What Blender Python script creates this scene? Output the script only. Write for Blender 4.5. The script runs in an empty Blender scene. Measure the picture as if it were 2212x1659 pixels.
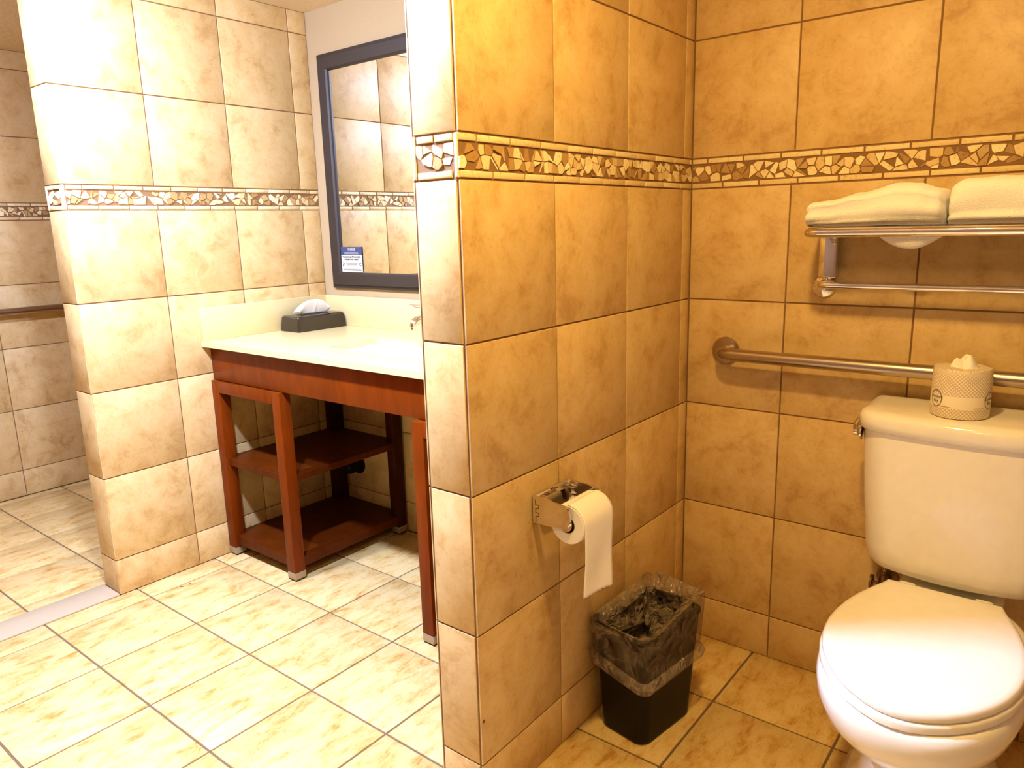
import bpy, bmesh, math, random
from mathutils import Vector, Matrix, noise

R = random.Random(7)
SC = bpy.context.scene
COL = SC.collection
PI = math.pi

# ------------------------------------------------------------------ constants
T = 0.3048                 # tile course
PITCH = 0.3074             # tile pitch along a wall
Z0 = 0.1313                # first joint above the floor
ROWS = [0.0] + [Z0 + i * T for i in range(5)]        # up to the mosaic
ZB0, ZB1 = ROWS[5], ROWS[5] + 0.0812                 # mosaic border
CEIL = 2.127
UP = [ZB1 + i * T for i in range(1, 3)]
WX = -1.7196               # vanity side wall
WT = 0.124
PL = 0.9642                # partition length
PT = 0.1212                # partition thickness
MY = 0.0477                # mirror wall
SX = -3.2                  # shower far wall
RX = 1.72                  # right wall
FY = -3.05                 # wall behind the camera
CZ = 0.867                 # counter top height

# ------------------------------------------------------------------ materials
def mat(name):
    m = bpy.data.materials.new(name); m.use_nodes = True
    return m, m.node_tree.nodes, m.node_tree.links, m.node_tree.nodes['Principled BSDF']

def simple(name, col, rough=0.5, metal=0.0, bump=0.0, bscale=40, **kw):
    m, n, l, b = mat(name)
    b.inputs['Base Color'].default_value = (*col, 1)
    b.inputs['Roughness'].default_value = rough
    b.inputs['Metallic'].default_value = metal
    for k, v in kw.items():
        b.inputs[k.replace('_', ' ')].default_value = v
    tc = n.new('ShaderNodeTexCoord'); nz = n.new('ShaderNodeTexNoise')
    nz.inputs['Scale'].default_value = bscale; nz.inputs['Detail'].default_value = 6
    l.new(tc.outputs['Object'], nz.inputs['Vector'])
    hs = n.new('ShaderNodeMixRGB'); hs.blend_type = 'MULTIPLY'; hs.inputs[0].default_value = 0.10
    hs.inputs[1].default_value = (*col, 1); l.new(nz.outputs['Fac'], hs.inputs[2])
    l.new(hs.outputs[0], b.inputs['Base Color'])
    if bump:
        bp = n.new('ShaderNodeBump'); bp.inputs['Strength'].default_value = bump
        bp.inputs['Distance'].default_value = 0.002
        l.new(nz.outputs['Fac'], bp.inputs['Height']); l.new(bp.outputs[0], b.inputs['Normal'])
    return m

def ramp(n, stops):
    r = n.new('ShaderNodeValToRGB'); e = r.color_ramp.elements
    while len(e) < len(stops): e.new(0.5)
    for i, (p, c) in enumerate(stops):
        e[i].position = p; e[i].color = (*c, 1)
    return r

def tile_material(name, dark, mid, light, scale, bumpy, rough, stretch=(1, 1, 1), fine=0.35, stops=(0.36, 0.48, 0.62), nrough=0.66):
    m, n, l, b = mat(name)
    tc = n.new('ShaderNodeTexCoord'); at = n.new('ShaderNodeAttribute'); at.attribute_name = 'rnd'
    mul = n.new('ShaderNodeVectorMath'); mul.operation = 'SCALE'; mul.inputs['Scale'].default_value = 17.0
    l.new(at.outputs['Vector'], mul.inputs[0])
    add = n.new('ShaderNodeVectorMath'); add.operation = 'ADD'
    l.new(tc.outputs['Object'], add.inputs[0]); l.new(mul.outputs[0], add.inputs[1])
    st = n.new('ShaderNodeVectorMath'); st.operation = 'MULTIPLY'; st.inputs[1].default_value = stretch
    l.new(add.outputs[0], st.inputs[0])
    n1 = n.new('ShaderNodeTexNoise'); n1.inputs['Scale'].default_value = scale
    n1.inputs['Detail'].default_value = 9; n1.inputs['Roughness'].default_value = nrough
    n1.inputs['Distortion'].default_value = 0.35
    l.new(st.outputs[0], n1.inputs['Vector'])
    rp = ramp(n, stops and list(zip(stops, (dark, mid, light))))
    l.new(n1.outputs['Fac'], rp.inputs[0])
    n2 = n.new('ShaderNodeTexNoise'); n2.inputs['Scale'].default_value = scale * 9
    n2.inputs['Detail'].default_value = 5; l.new(st.outputs[0], n2.inputs['Vector'])
    r2 = ramp(n, [(0.30, (0.72, 0.68, 0.62)), (0.46, (1, 1, 1)), (1, (1, 1, 1))])
    l.new(n2.outputs['Fac'], r2.inputs[0])
    mx = n.new('ShaderNodeMixRGB'); mx.blend_type = 'MULTIPLY'; mx.inputs[0].default_value = fine
    l.new(rp.outputs[0], mx.inputs[1]); l.new(r2.outputs[0], mx.inputs[2])
    sep = n.new('ShaderNodeSeparateXYZ'); l.new(at.outputs['Vector'], sep.inputs[0])
    mr = n.new('ShaderNodeMapRange'); mr.inputs['To Min'].default_value = 0.94; mr.inputs['To Max'].default_value = 1.05
    l.new(sep.outputs[0], mr.inputs[0])
    hsv = n.new('ShaderNodeHueSaturation'); l.new(mr.outputs[0], hsv.inputs['Value']); l.new(mx.outputs[0], hsv.inputs['Color'])
    l.new(hsv.outputs[0], b.inputs['Base Color'])
    b.inputs['Roughness'].default_value = rough
    bp = n.new('ShaderNodeBump'); bp.inputs['Strength'].default_value = bumpy; bp.inputs['Distance'].default_value = 0.003
    l.new(n1.outputs['Fac'], bp.inputs['Height']); l.new(bp.outputs[0], b.inputs['Normal'])
    return m

def chip_material():
    m, n, l, b = mat('stone_mosaic')
    at = n.new('ShaderNodeAttribute'); at.attribute_name = 'rnd'
    sep = n.new('ShaderNodeSeparateXYZ'); l.new(at.outputs['Vector'], sep.inputs[0])
    rp = ramp(n, [(0.0, (0.28, 0.145, 0.04)), (0.4, (0.44, 0.27, 0.095)), (0.6, (0.68, 0.51, 0.24)), (1.0, (0.86, 0.76, 0.46))])
    l.new(sep.outputs[0], rp.inputs[0])
    tc = n.new('ShaderNodeTexCoord'); nz = n.new('ShaderNodeTexNoise'); nz.inputs['Scale'].default_value = 120
    nz.inputs['Detail'].default_value = 6; l.new(tc.outputs['Object'], nz.inputs['Vector'])
    r2 = ramp(n, [(0.32, (0.55, 0.46, 0.36)), (0.45, (1, 1, 1)), (1, (1, 1, 1))]); l.new(nz.outputs['Fac'], r2.inputs[0])
    mx = n.new('ShaderNodeMixRGB'); mx.blend_type = 'MULTIPLY'; mx.inputs[0].default_value = 0.55
    l.new(rp.outputs[0], mx.inputs[1]); l.new(r2.outputs[0], mx.inputs[2])
    l.new(mx.outputs[0], b.inputs['Base Color']); b.inputs['Roughness'].default_value = 0.55
    bp = n.new('ShaderNodeBump'); bp.inputs['Strength'].default_value = 0.3; bp.inputs['Distance'].default_value = 0.001
    l.new(nz.outputs['Fac'], bp.inputs['Height']); l.new(bp.outputs[0], b.inputs['Normal'])
    return m

def wood_material(name, c0, c1, rough):
    m, n, l, b = mat(name)
    tc = n.new('ShaderNodeTexCoord'); mp = n.new('ShaderNodeMapping')
    mp.inputs['Scale'].default_value = (6, 6, 1.2); l.new(tc.outputs['Object'], mp.inputs[0])
    nz = n.new('ShaderNodeTexNoise'); nz.inputs['Scale'].default_value = 5; nz.inputs['Detail'].default_value = 8
    nz.inputs['Distortion'].default_value = 0.6; l.new(mp.outputs[0], nz.inputs['Vector'])
    rp = ramp(n, [(0.3, c0), (0.7, c1)]); l.new(nz.outputs['Fac'], rp.inputs[0]); l.new(rp.outputs[0], b.inputs['Base Color'])
    b.inputs['Roughness'].default_value = rough
    b.inputs['Specular IOR Level'].default_value = 0.07; b.inputs['Coat Weight'].default_value = 0.05; b.inputs['Coat Roughness'].default_value = 0.2
    return m

M = {}
M['grout'] = simple('grout', (0.24, 0.125, 0.045), 0.85, bump=0.4, bscale=300)
M['floor_grout'] = simple('floor_grout', (0.16, 0.105, 0.062), 0.9, bump=0.4, bscale=300)
M['tile'] = tile_material('wall_tile', (0.495, 0.31, 0.115), (0.61, 0.422, 0.178), (0.66, 0.485, 0.232), 11.0, 0.05, 0.48, nrough=0.72)
M['floor_tile'] = tile_material('floor_tile', (0.45, 0.235, 0.055), (0.60, 0.41, 0.15), (0.67, 0.515, 0.235), 19.0, 0.25, 0.38, (1.5, 0.62, 1), 0.5, (0.34, 0.44, 0.56), 0.7)
M['chip'] = chip_material()
M['paint'] = simple('wall_paint', (0.43, 0.318, 0.168), 0.75, bump=0.25, bscale=160)
M['brown_paint'] = simple('brown_wall_paint', (0.20, 0.12, 0.06), 0.8, bump=0.2, bscale=120)
M['ceiling'] = simple('ceiling_paint', (0.82, 0.68, 0.48), 0.85, bump=0.9, bscale=60)
M['marble'] = simple('marble', (0.50, 0.41, 0.28), 0.3, bscale=9)
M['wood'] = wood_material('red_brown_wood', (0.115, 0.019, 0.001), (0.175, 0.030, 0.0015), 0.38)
M['wood_shaded'] = wood_material('shaded_wood', (0.058, 0.0105, 0.0008), (0.088, 0.0165, 0.001), 0.4)  # same wood as the front, with the shelves' shade put into its colour
M['wood_deep_shade'] = wood_material('deep_shaded_wood', (0.032, 0.007, 0.0012), (0.048, 0.010, 0.0015), 0.38)  # same wood again, deep under-counter shade painted into the colour
M['cap'] = simple('taupe_metal', (0.42, 0.33, 0.22), 0.4, 0.5)
M['rubber'] = simple('black_rubber', (0.015, 0.012, 0.01), 0.6)
M['quartz'] = simple('cream_quartz', (0.68, 0.56, 0.27), 0.22, bscale=220)
M['porcelain'] = simple('porcelain', (0.90, 0.89, 0.86), 0.12, Coat_Weight=0.3)
M['seat'] = simple('seat_plastic', (0.90, 0.89, 0.86), 0.2)
M['chrome'] = simple('chrome', (0.84, 0.80, 0.76), 0.06, 1.0)
M['steel'] = simple('brushed_steel', (0.50, 0.41, 0.33), 0.27, 1.0, bump=0.05, bscale=300)
M['frame'] = simple('dark_frame', (0.024, 0.016, 0.012), 0.5)
M['blackplastic'] = simple('black_plastic', (0.007, 0.004, 0.002), 0.42, Specular_IOR_Level=0.18)
M['blackgloss'] = simple('black_gloss', (0.028, 0.019, 0.011), 0.16)
M['paper'] = simple('soft_paper', (0.93, 0.92, 0.90), 0.85, bump=0.15, bscale=400)
M['card_core'] = simple('grey_cardboard', (0.20, 0.14, 0.09), 0.9)
M['terry'] = simple('terry_cotton', (0.95, 0.95, 0.95), 0.95, bump=1.0, bscale=420, Sheen_Weight=0.3)
M['white_card'] = simple('white_card', (0.56, 0.54, 0.47), 0.5)
M['blue_card'] = simple('blue_print', (0.040, 0.055, 0.135), 0.5)
M['ink'] = simple('grey_ink', (0.045, 0.035, 0.03), 0.6)
M['dirt'] = simple('dirt', (0.16, 0.085, 0.03), 0.9)
M['valve'] = simple('aged_brass', (0.22, 0.13, 0.06), 0.4, 0.7)

def mirror_mat():
    m, n, l, b = mat('mirror_glass')
    b.inputs['Base Color'].default_value = (0.86, 0.86, 0.82, 1); b.inputs['Metallic'].default_value = 1
    b.inputs['Roughness'].default_value = 0.0
    return m
M['mirror'] = mirror_mat()

def bag_mat(name='clear_film', lo=0.13, hi=0.36):
    m, n, l, b = mat(name)
    tc = n.new('ShaderNodeTexCoord'); nz = n.new('ShaderNodeTexNoise'); nz.inputs['Scale'].default_value = 16
    nz.inputs['Detail'].default_value = 3; nz.inputs['Distortion'].default_value = 1.6
    l.new(tc.outputs['Object'], nz.inputs['Vector'])
    wv = n.new('ShaderNodeTexVoronoi'); wv.feature = 'DISTANCE_TO_EDGE'; wv.inputs['Scale'].default_value = 17
    ad = n.new('ShaderNodeVectorMath'); ad.operation = 'MULTIPLY_ADD'; ad.inputs[1].default_value = (0.07, 0.07, 0.07)
    l.new(nz.outputs['Color'], ad.inputs[0]); l.new(tc.outputs['Object'], ad.inputs[2]); l.new(ad.outputs[0], wv.inputs['Vector'])
    b.inputs['Base Color'].default_value = (0.36, 0.28, 0.20, 1); b.inputs['Roughness'].default_value = 0.17
    hm = n.new('ShaderNodeMath'); hm.operation = 'MULTIPLY_ADD'; hm.inputs[1].default_value = 1.8
    l.new(wv.outputs['Distance'], hm.inputs[0]); l.new(nz.outputs['Fac'], hm.inputs[2])
    bp = n.new('ShaderNodeBump'); bp.inputs['Strength'].default_value = 1.0; bp.inputs['Distance'].default_value = 0.014
    l.new(hm.outputs[0], bp.inputs['Height']); l.new(bp.outputs[0], b.inputs['Normal'])
    tr = n.new('ShaderNodeBsdfTransparent'); tr.inputs[0].default_value = (0.84, 0.78, 0.70, 1)
    mx = n.new('ShaderNodeMixShader')
    cr = ramp(n, [(0.0, (hi,) * 3), (0.06, ((lo + hi) / 2,) * 3), (0.3, (lo,) * 3)])
    l.new(wv.outputs['Distance'], cr.inputs[0])
    l.new(cr.outputs[0], mx.inputs[0]); l.new(tr.outputs[0], mx.inputs[1]); l.new(b.outputs[0], mx.inputs[2])
    l.new(mx.outputs[0], n['Material Output'].inputs[0])
    return m
M['bag'] = bag_mat(); M['bag_inner'] = bag_mat('clear_film_layers', 0.44, 0.68); M['bag_hem'] = bag_mat('clear_film_hem', 0.40, 0.60)

def wrapper_mat():
    m, n, l, b = mat('printed_wrapper')
    uv = n.new('ShaderNodeUVMap'); uv.uv_map = 'UVMap'
    def rings(off):
        s = n.new('ShaderNodeVectorMath'); s.operation = 'SCALE'; s.inputs['Scale'].default_value = 1 / 0.0076
        l.new(uv.outputs[0], s.inputs[0])
        a = n.new('ShaderNodeVectorMath'); a.operation = 'ADD'; a.inputs[1].default_value = (off, off, 0)
        l.new(s.outputs[0], a.inputs[0])
        f = n.new('ShaderNodeVectorMath'); f.operation = 'FRACTION'; l.new(a.outputs[0], f.inputs[0])
        c = n.new('ShaderNodeVectorMath'); c.operation = 'SUBTRACT'; c.inputs[1].default_value = (0.5, 0.5, 0)
        l.new(f.outputs[0], c.inputs[0])
        ln = n.new('ShaderNodeVectorMath'); ln.operation = 'LENGTH'; l.new(c.outputs[0], ln.inputs[0])
        cp = n.new('ShaderNodeMath'); cp.operation = 'COMPARE'; cp.inputs[1].default_value = 0.40; cp.inputs[2].default_value = 0.075
        l.new(ln.outputs['Value'], cp.inputs[0])
        return cp
    r1, r2 = rings(0.0), rings(0.5)
    mxm = n.new('ShaderNodeMath'); mxm.operation = 'MAXIMUM'; l.new(r1.outputs[0], mxm.inputs[0]); l.new(r2.outputs[0], mxm.inputs[1])
    sp = n.new('ShaderNodeSeparateXYZ'); l.new(uv.outputs[0], sp.inputs[0])
    lo = n.new('ShaderNodeMath'); lo.operation = 'LESS_THAN'; lo.inputs[1].default_value = 0.0235; l.new(sp.outputs[1], lo.inputs[0])
    hi = n.new('ShaderNodeMath'); hi.operation = 'GREATER_THAN'; hi.inputs[1].default_value = 0.0505; l.new(sp.outputs[1], hi.inputs[0])
    band = n.new('ShaderNodeMath'); band.operation = 'MAXIMUM'; l.new(lo.outputs[0], band.inputs[0]); l.new(hi.outputs[0], band.inputs[1])
    fac = n.new('ShaderNodeMath'); fac.operation = 'MULTIPLY'; l.new(band.outputs[0], fac.inputs[0]); l.new(mxm.outputs[0], fac.inputs[1])
    mix = n.new('ShaderNodeMixRGB'); mix.inputs[1].default_value = (0.84, 0.76, 0.60, 1); mix.inputs[2].default_value = (0.52, 0.41, 0.29, 1)
    l.new(fac.outputs[0], mix.inputs[0]); l.new(mix.outputs[0], b.inputs['Base Color'])
    b.inputs['Roughness'].default_value = 0.6
    return m
M['wrapper'] = wrapper_mat()

def glow(name, col, strength):
    m, n, l, b = mat(name)
    b.inputs['Base Color'].default_value = (0.9, 0.9, 0.88, 1)
    b.inputs['Emission Color'].default_value = (*col, 1); b.inputs['Emission Strength'].default_value = strength
    return m

# ------------------------------------------------------------------ mesh kit
class MB:
    """collects shapes into one mesh; every face has a material slot and a random vector"""
    def __init__(s): s.v = []; s.f = []; s.mi = []; s.rn = []; s.uv = None
    def add(s, verts, faces, mi=0, rn=(0, 0, 0)):
        o = len(s.v); s.v += [tuple(p) for p in verts]
        for f in faces:
            s.f.append(tuple(i + o for i in f)); s.mi.append(mi); s.rn.append(rn)
    def box(s, x0, x1, y0, y1, z0, z1, bev=0.0, mi=0, seg=2, M4=None):
        bm = bmesh.new(); bmesh.ops.create_cube(bm, size=1)
        for v in bm.verts:
            v.co = Vector(((x0 + x1) / 2 + v.co.x * (x1 - x0), (y0 + y1) / 2 + v.co.y * (y1 - y0), (z0 + z1) / 2 + v.co.z * (z1 - z0)))
        if bev: bmesh.ops.bevel(bm, geom=bm.edges[:], offset=bev, segments=seg, affect='EDGES', profile=0.5)
        if M4 is not None: bm.transform(M4)
        s.frombm(bm, mi)
    def frombm(s, bm, mi=0):
        bm.verts.index_update()
        s.add([v.co[:] for v in bm.verts], [[v.index for v in f.verts] for f in bm.faces], mi); bm.free()
    def loft(s, rings, closed=True, cap0=True, cap1=True, mi=0):
        n = len(rings[0]); vs = [p for r in rings for p in r]; fs = []
        for i in range(len(rings) - 1):
            for j in range(n if closed else n - 1):
                k = (j + 1) % n
                fs.append((i * n + j, i * n + k, (i + 1) * n + k, (i + 1) * n + j))
        if closed and cap0: fs.append(tuple(range(n - 1, -1, -1)))
        if closed and cap1: fs.append(tuple((len(rings) - 1) * n + j for j in range(n)))
        s.add(vs, fs, mi)
    def tube(s, pts, r, seg=20, caps=True, mi=0):
        pts = [Vector(p) for p in pts]; rings = []; nrm = None
        for i, p in enumerate(pts):
            t = (pts[min(i + 1, len(pts) - 1)] - pts[max(i - 1, 0)]).normalized()
            if nrm is None:
                a = Vector((0, 0, 1)) if abs(t.z) < 0.9 else Vector((1, 0, 0))
                nrm = (a - t * a.dot(t)).normalized()
            else: nrm = (nrm - t * nrm.dot(t)).normalized()
            b = t.cross(nrm); rr = r[i] if isinstance(r, (list, tuple)) else r
            rings.append([p + (nrm * math.cos(2 * PI * k / seg) + b * math.sin(2 * PI * k / seg)) * rr for k in range(seg)])
        s.loft(rings, True, caps, caps, mi)
    def lathe(s, prof, o, axis, seg=32, mi=0):
        """prof: (radius, along) pairs, turned about an axis through o"""
        ax = Vector(axis).normalized(); a = Vector((0, 0, 1)) if abs(ax.z) < 0.9 else Vector((1, 0, 0))
        u = (a - ax * a.dot(ax)).normalized(); w = ax.cross(u); o = Vector(o)
        s.loft([[o + ax * h + (u * math.cos(2 * PI * k / seg) + w * math.sin(2 * PI * k / seg)) * max(r, 1e-5) for k in range(seg)] for r, h in prof], True, True, True, mi)
    def build(s, name, mats, parent=None, angle=35, recalc=True):
        me = bpy.data.meshes.new(name); me.from_pydata(s.v, [], s.f)
        for m in (mats if isinstance(mats, (list, tuple)) else [mats]): me.materials.append(m)
        me.polygons.foreach_set('material_index', s.mi)
        if any(r != (0, 0, 0) for r in s.rn):
            at = me.attributes.new('rnd', 'FLOAT_VECTOR', 'FACE')
            at.data.foreach_set('vector', [c for r in s.rn for c in r])
        me.update()
        if recalc:
            bm = bmesh.new(); bm.from_mesh(me); bmesh.ops.recalc_face_normals(bm, faces=bm.faces); bm.to_mesh(me); bm.free()
        me.shade_smooth(); me.set_sharp_from_angle(angle=math.radians(angle))
        o = bpy.data.objects.new(name, me); COL.objects.link(o)
        if parent is not None:
            o.parent = parent; o.matrix_parent_inverse = Matrix.Translation(-parent.location)
        return o

def thing(name, label, cat, loc, group=None):
    o = bpy.data.objects.new(name, None); o.location = loc; o.empty_display_size = 0.05; COL.objects.link(o)
    return tag(o, label, cat, group)
def tag(o, label, cat, group=None):
    o['label'] = label; o['category'] = cat
    if group: o['group'] = group
    return o
def struct(o): o['kind'] = 'structure'; return o

def rrect(cx, cy, hx, hy, r, z, n=8, rot=0.0):
    pts = []
    for q, (sx, sy) in enumerate(((1, 1), (-1, 1), (-1, -1), (1, -1))):
        for k in range(n + 1):
            a = q * PI / 2 + k * PI / 2 / n
            x = sx * (hx - r) + math.cos(a) * r; y = sy * (hy - r) + math.sin(a) * r
            pts.append((cx + x * math.cos(rot) - y * math.sin(rot), cy + x * math.sin(rot) + y * math.cos(rot), z))
    return pts
def arc(c, r, a0, a1, n, f):
    return [f(c, r * math.cos(a0 + (a1 - a0) * i / n), r * math.sin(a0 + (a1 - a0) * i / n)) for i in range(n + 1)]
def txt(s, size, align='CENTER', bold=0.0):
    cu = bpy.data.curves.new('t', 'FONT'); cu.body = s; cu.size = size; cu.align_x = align; cu.align_y = 'CENTER'; cu.resolution_u = 3
    cu.offset = bold
    o = bpy.data.objects.new('t', cu); COL.objects.link(o)
    dg = bpy.context.evaluated_depsgraph_get(); me = bpy.data.meshes.new_from_object(o.evaluated_get(dg))
    vs = [v.co[:] for v in me.vertices]; fs = [tuple(p.vertices) for p in me.polygons]
    bpy.data.objects.remove(o); bpy.data.curves.remove(cu); bpy.data.meshes.remove(me)
    return vs, fs

# ------------------------------------------------------------------ tiled faces
TD = 0.0026      # tile stands this far in front of the grout bed
class Face:
    """a wall face: origin + u along it, z up, n out of it; tile fronts lie on the plane"""
    def __init__(s, mb, o, u, n): s.mb = mb; s.o = Vector(o); s.u = Vector(u); s.n = Vector(n)
    def P(s, u, z, d): return s.o + s.u * u + Vector((0, 0, z)) + s.n * d
    def tile(s, u0, u1, z0, z1, g=0.0019, mi=1, h=0.0, bev=0.0012, rn=None):
        u0 += g; u1 -= g; z0 += g; z1 -= g
        if u1 - u0 < 0.004 or z1 - z0 < 0.004: return
        rn = rn or (R.random() + 0.001, R.random(), R.random())
        rr = []
        for e, d in ((0, -TD - 0.001), (0, h - bev), (bev * 0.4, h - bev * 0.35), (bev, h)):
            rr.append([s.P(u0 + e, z0 + e, d), s.P(u1 - e, z0 + e, d), s.P(u1 - e, z1 - e, d), s.P(u0 + e, z1 - e, d)])
        vs = [p for r in rr for p in r]; fs = []
        for i in range(3):
            for j in range(4): fs.append((i * 4 + j, i * 4 + (j + 1) % 4, (i + 1) * 4 + (j + 1) % 4, (i + 1) * 4 + j))
        fs.append((12, 13, 14, 15)); s.mb.add(vs, fs, mi, rn)
    def grid(s, u0, u1, zs, joints, **k):
        us = [u0] + sorted(j for j in joints if u0 + 0.008 < j < u1 - 0.008) + [u1]
        for a, b in zip(zs, zs[1:]):
            for c, d in zip(us, us[1:]): s.tile(c, d, a, b, **k)
    def mosaic(s, u0, u1, z0=ZB0, z1=ZB1, off=0.0, left=False, right=False):
        pen = 0.0125
        if left: s.tile(u0, u0 + pen, z0, z1, mi=2, h=0.0005, rn=(0.86, R.random(), 0)); u0 += pen
        if right: s.tile(u1 - pen, u1, z0, z1, mi=2, h=0.0005, rn=(0.86, R.random(), 0)); u1 -= pen
        bh = 0.0165
        for za, zb, o in ((z0, z0 + bh, off + 0.045), (z1 - bh, z1, off)):
            n0 = math.floor((u0 - o) / 0.1) ; x = o + n0 * 0.1
            while x < u1:
                a, b = max(x, u0), min(x + 0.1, u1)
                s.tile(a, b, za, zb, g=0.0021, mi=2, h=0.0003, rn=(R.choice((0.66, 0.74, 0.82, 0.58)), R.random(), 0)); x += 0.1
        za, zb = z0 + bh + 0.001, z1 - bh - 0.001
        # irregular broken-stone chips: cells of random points
        sp = 0.0175; pts = []
        nu = max(2, int((u1 - u0) / sp)); nz = 2
        for i in range(-1, nu + 1):
            for j in range(-1, nz + 1):
                pts.append((u0 + (i + 0.5 + R.uniform(-0.48, 0.48)) * (u1 - u0) / nu, za + (j + 0.5 + R.uniform(-0.44, 0.44)) * (zb - za) / nz))
        keep = []
        for p in pts:
            if R.random() < 0.13: continue
            keep.append(p)
        for p in keep:
            if not (u0 < p[0] < u1 and za < p[1] < zb): continue
            poly = [(u0, za), (u1, za), (u1, zb), (u0, zb)]
            for q in keep:
                if q is p or abs(q[0] - p[0]) > 0.09: continue
                mx, my = (p[0] + q[0]) / 2, (p[1] + q[1]) / 2; dx, dy = q[0] - p[0], q[1] - p[1]
                out = []
                for i in range(len(poly)):
                    a, b = poly[i], poly[(i + 1) % len(poly)]
                    da = (a[0] - mx) * dx + (a[1] - my) * dy; db = (b[0] - mx) * dx + (b[1] - my) * dy
                    if da <= 0: out.append(a)
                    if (da < 0) != (db < 0):
                        t = da / (da - db); out.append((a[0] + (b[0] - a[0]) * t, a[1] + (b[1] - a[1]) * t))
                poly = out
                if len(poly) < 3: break
            if len(poly) < 3: continue
            cx = sum(a[0] for a in poly) / len(poly); cy = sum(a[1] for a in poly) / len(poly)
            if len(poly) > 4 and R.random() < 0.6: poly.pop(R.randrange(len(poly)))
            if len(poly) > 4 and R.random() < 0.5: poly.pop(R.randrange(len(poly)))
            k = R.uniform(0.80, 0.97)
            poly = [(cx + (a - cx) * k, cy + (b - cy) * k) for a, b in poly]
            tone = R.choice((0.9, 1.0, 0.8, 0.72, 0.25, 0.35, 0.45, 0.6)); h = -0.0018 + R.random() * 0.0024
            tx, ty = R.uniform(-0.03, 0.03), R.uniform(-0.03, 0.03); n = len(poly)
            vs = [s.P(a, b, -TD - 0.001) for a, b in poly] + [s.P(a, b, min(h + (a - cx) * tx + (b - cy) * ty, 0.0008)) for a, b in poly]
            s.mb.add(vs, [(i, (i + 1) % n, n + (i + 1) % n, n + i) for i in range(n)] + [tuple(range(n, 2 * n))], 2, (tone, R.random(), 0))

WM = [M['grout'], M['tile'], M['chip']]
def joints(first, lo, hi, step=PITCH):
    k0 = math.floor((lo - first) / step) - 1
    return [first + i * step for i in range(k0, int((hi - lo) / step) + k0 + 4)]
def full(face, u0, u1, jl, ju, moff=0.0, **k):
    face.grid(u0, u1, ROWS, jl); face.grid(u0, u1, [ZB1] + UP + [CEIL], ju); face.mosaic(u0, u1, off=moff, **k)

# back wall behind the toilet: faces -y at y = 0
mb = MB(); mb.box(-0.015, RX, TD, 0.09, 0, CEIL)
full(Face(mb, (0, 0, 0), (1, 0, 0), (0, -1, 0)), 0.0, RX, joints(0.2745, 0, RX), joints(0.2795, 0, RX), 0.045)
struct(mb.build('wall_back', WM))
# partition
mb = MB(); mb.box(-PT + TD, -TD, -PL + TD, MY + 0.04, 0, CEIL)
f = Face(mb, (0, 0, 0), (0, 1, 0), (1, 0, 0)); full(f, -PL, 0.0, joints(-0.0504, -PL, 0), joints(-0.0493, -PL, 0), -0.965 + 0.052)
f = Face(mb, (0, -PL, 0), (1, 0, 0), (0, -1, 0))
f.grid(-PT + 0.0065, -0.0065, ROWS, []); f.grid(-PT + 0.0065, -0.0065, [ZB1] + UP + [CEIL], []); f.mosaic(-PT + 0.001, -0.001, off=-0.062, left=True, right=True)
f = Face(mb, (-PT, 0, 0), (0, 1, 0), (-1, 0, 0)); full(f, -PL, MY, joints(-0.0504, -PL, MY), joints(-0.0493, -PL, MY), 0.01)
# old drill hole near the edge
mb.lathe([(0.0042, -0.002), (0.0042, 0.0004), (0.0, 0.0004)], (0, -0.9545, 0.236), (1, 0, 0), 14, mi=3)
struct(mb.build('wall_partition', WM + [M['dirt']]))
# vanity side wall
mb = MB(); mb.box(WX - WT + TD, WX - TD, -0.9607 + TD, MY + 0.04, 0, CEIL)
f = Face(mb, (WX, 0, 0), (0, 1, 0), (1, 0, 0))
full(f, -0.9607, MY, joints(-0.0411, -0.9607, MY)[0:], joints(-0.0406, -0.9607, MY), -0.9607 + 0.065, left=True)
f = Face(mb, (WX, -0.9607, 0), (1, 0, 0), (0, -1, 0))
f.grid(-WT + 0.004, -0.001, ROWS, []); f.grid(-WT + 0.004, -0.001, [ZB1] + UP + [CEIL], []); f.mosaic(-WT, -0.0005, off=-0.07, left=True, right=True)
f = Face(mb, (WX - WT, 0, 0), (0, 1, 0), (-1, 0, 0)); full(f, -0.9607, MY, joints(-0.04, -0.9607, MY), joints(-0.04, -0.9607, MY), 0.0)
struct(mb.build('wall_left', WM))
# mirror wall: painted above the counter, tiled below it
mb = MB(); mb.box(WX - 0.012, -PT, MY + TD, MY + 0.09, 0, 0.845)
f = Face(mb, (0, MY, 0), (1, 0, 0), (0, -1, 0)); f.grid(WX, -PT, ROWS[:3] + [0.7409, 0.845], joints(-0.42, WX, -PT))
mb.box(WX - 0.012, -PT, MY, MY + 0.09, 0.845, CEIL, mi=3)
struct(mb.build('wall_mirror', WM + [M['paint']]))
# shower: far side wall and the wall closing it
mb = MB(); mb.box(SX - 0.09, SX - TD, FY, MY + 0.04, 0, CEIL)
full(Face(mb, (SX, 0, 0), (0, 1, 0), (1, 0, 0)), FY, MY, joints(-0.75, FY, MY), joints(-0.45, FY, MY), -0.73)
struct(mb.build('wall_shower', WM))
mb = MB(); mb.box(SX, WX - WT, MY + TD, MY + 0.09, 0, CEIL)
full(Face(mb, (0, MY, 0), (1, 0, 0), (0, -1, 0)), SX, WX - WT, joints(-2.4, SX, WX - WT), joints(-2.4, SX, WX - WT), 0)
struct(mb.build('wall_shower_end', WM))
# walls out of the picture, closing the room
mb = MB(); mb.box(RX, RX + 0.09, FY, 0.05, 0, CEIL); struct(mb.build('wall_right', M['brown_paint']))
mb = MB(); mb.box(SX, RX, FY - 0.09, FY, 0, CEIL); struct(mb.build('wall_front', M['brown_paint']))

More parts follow.
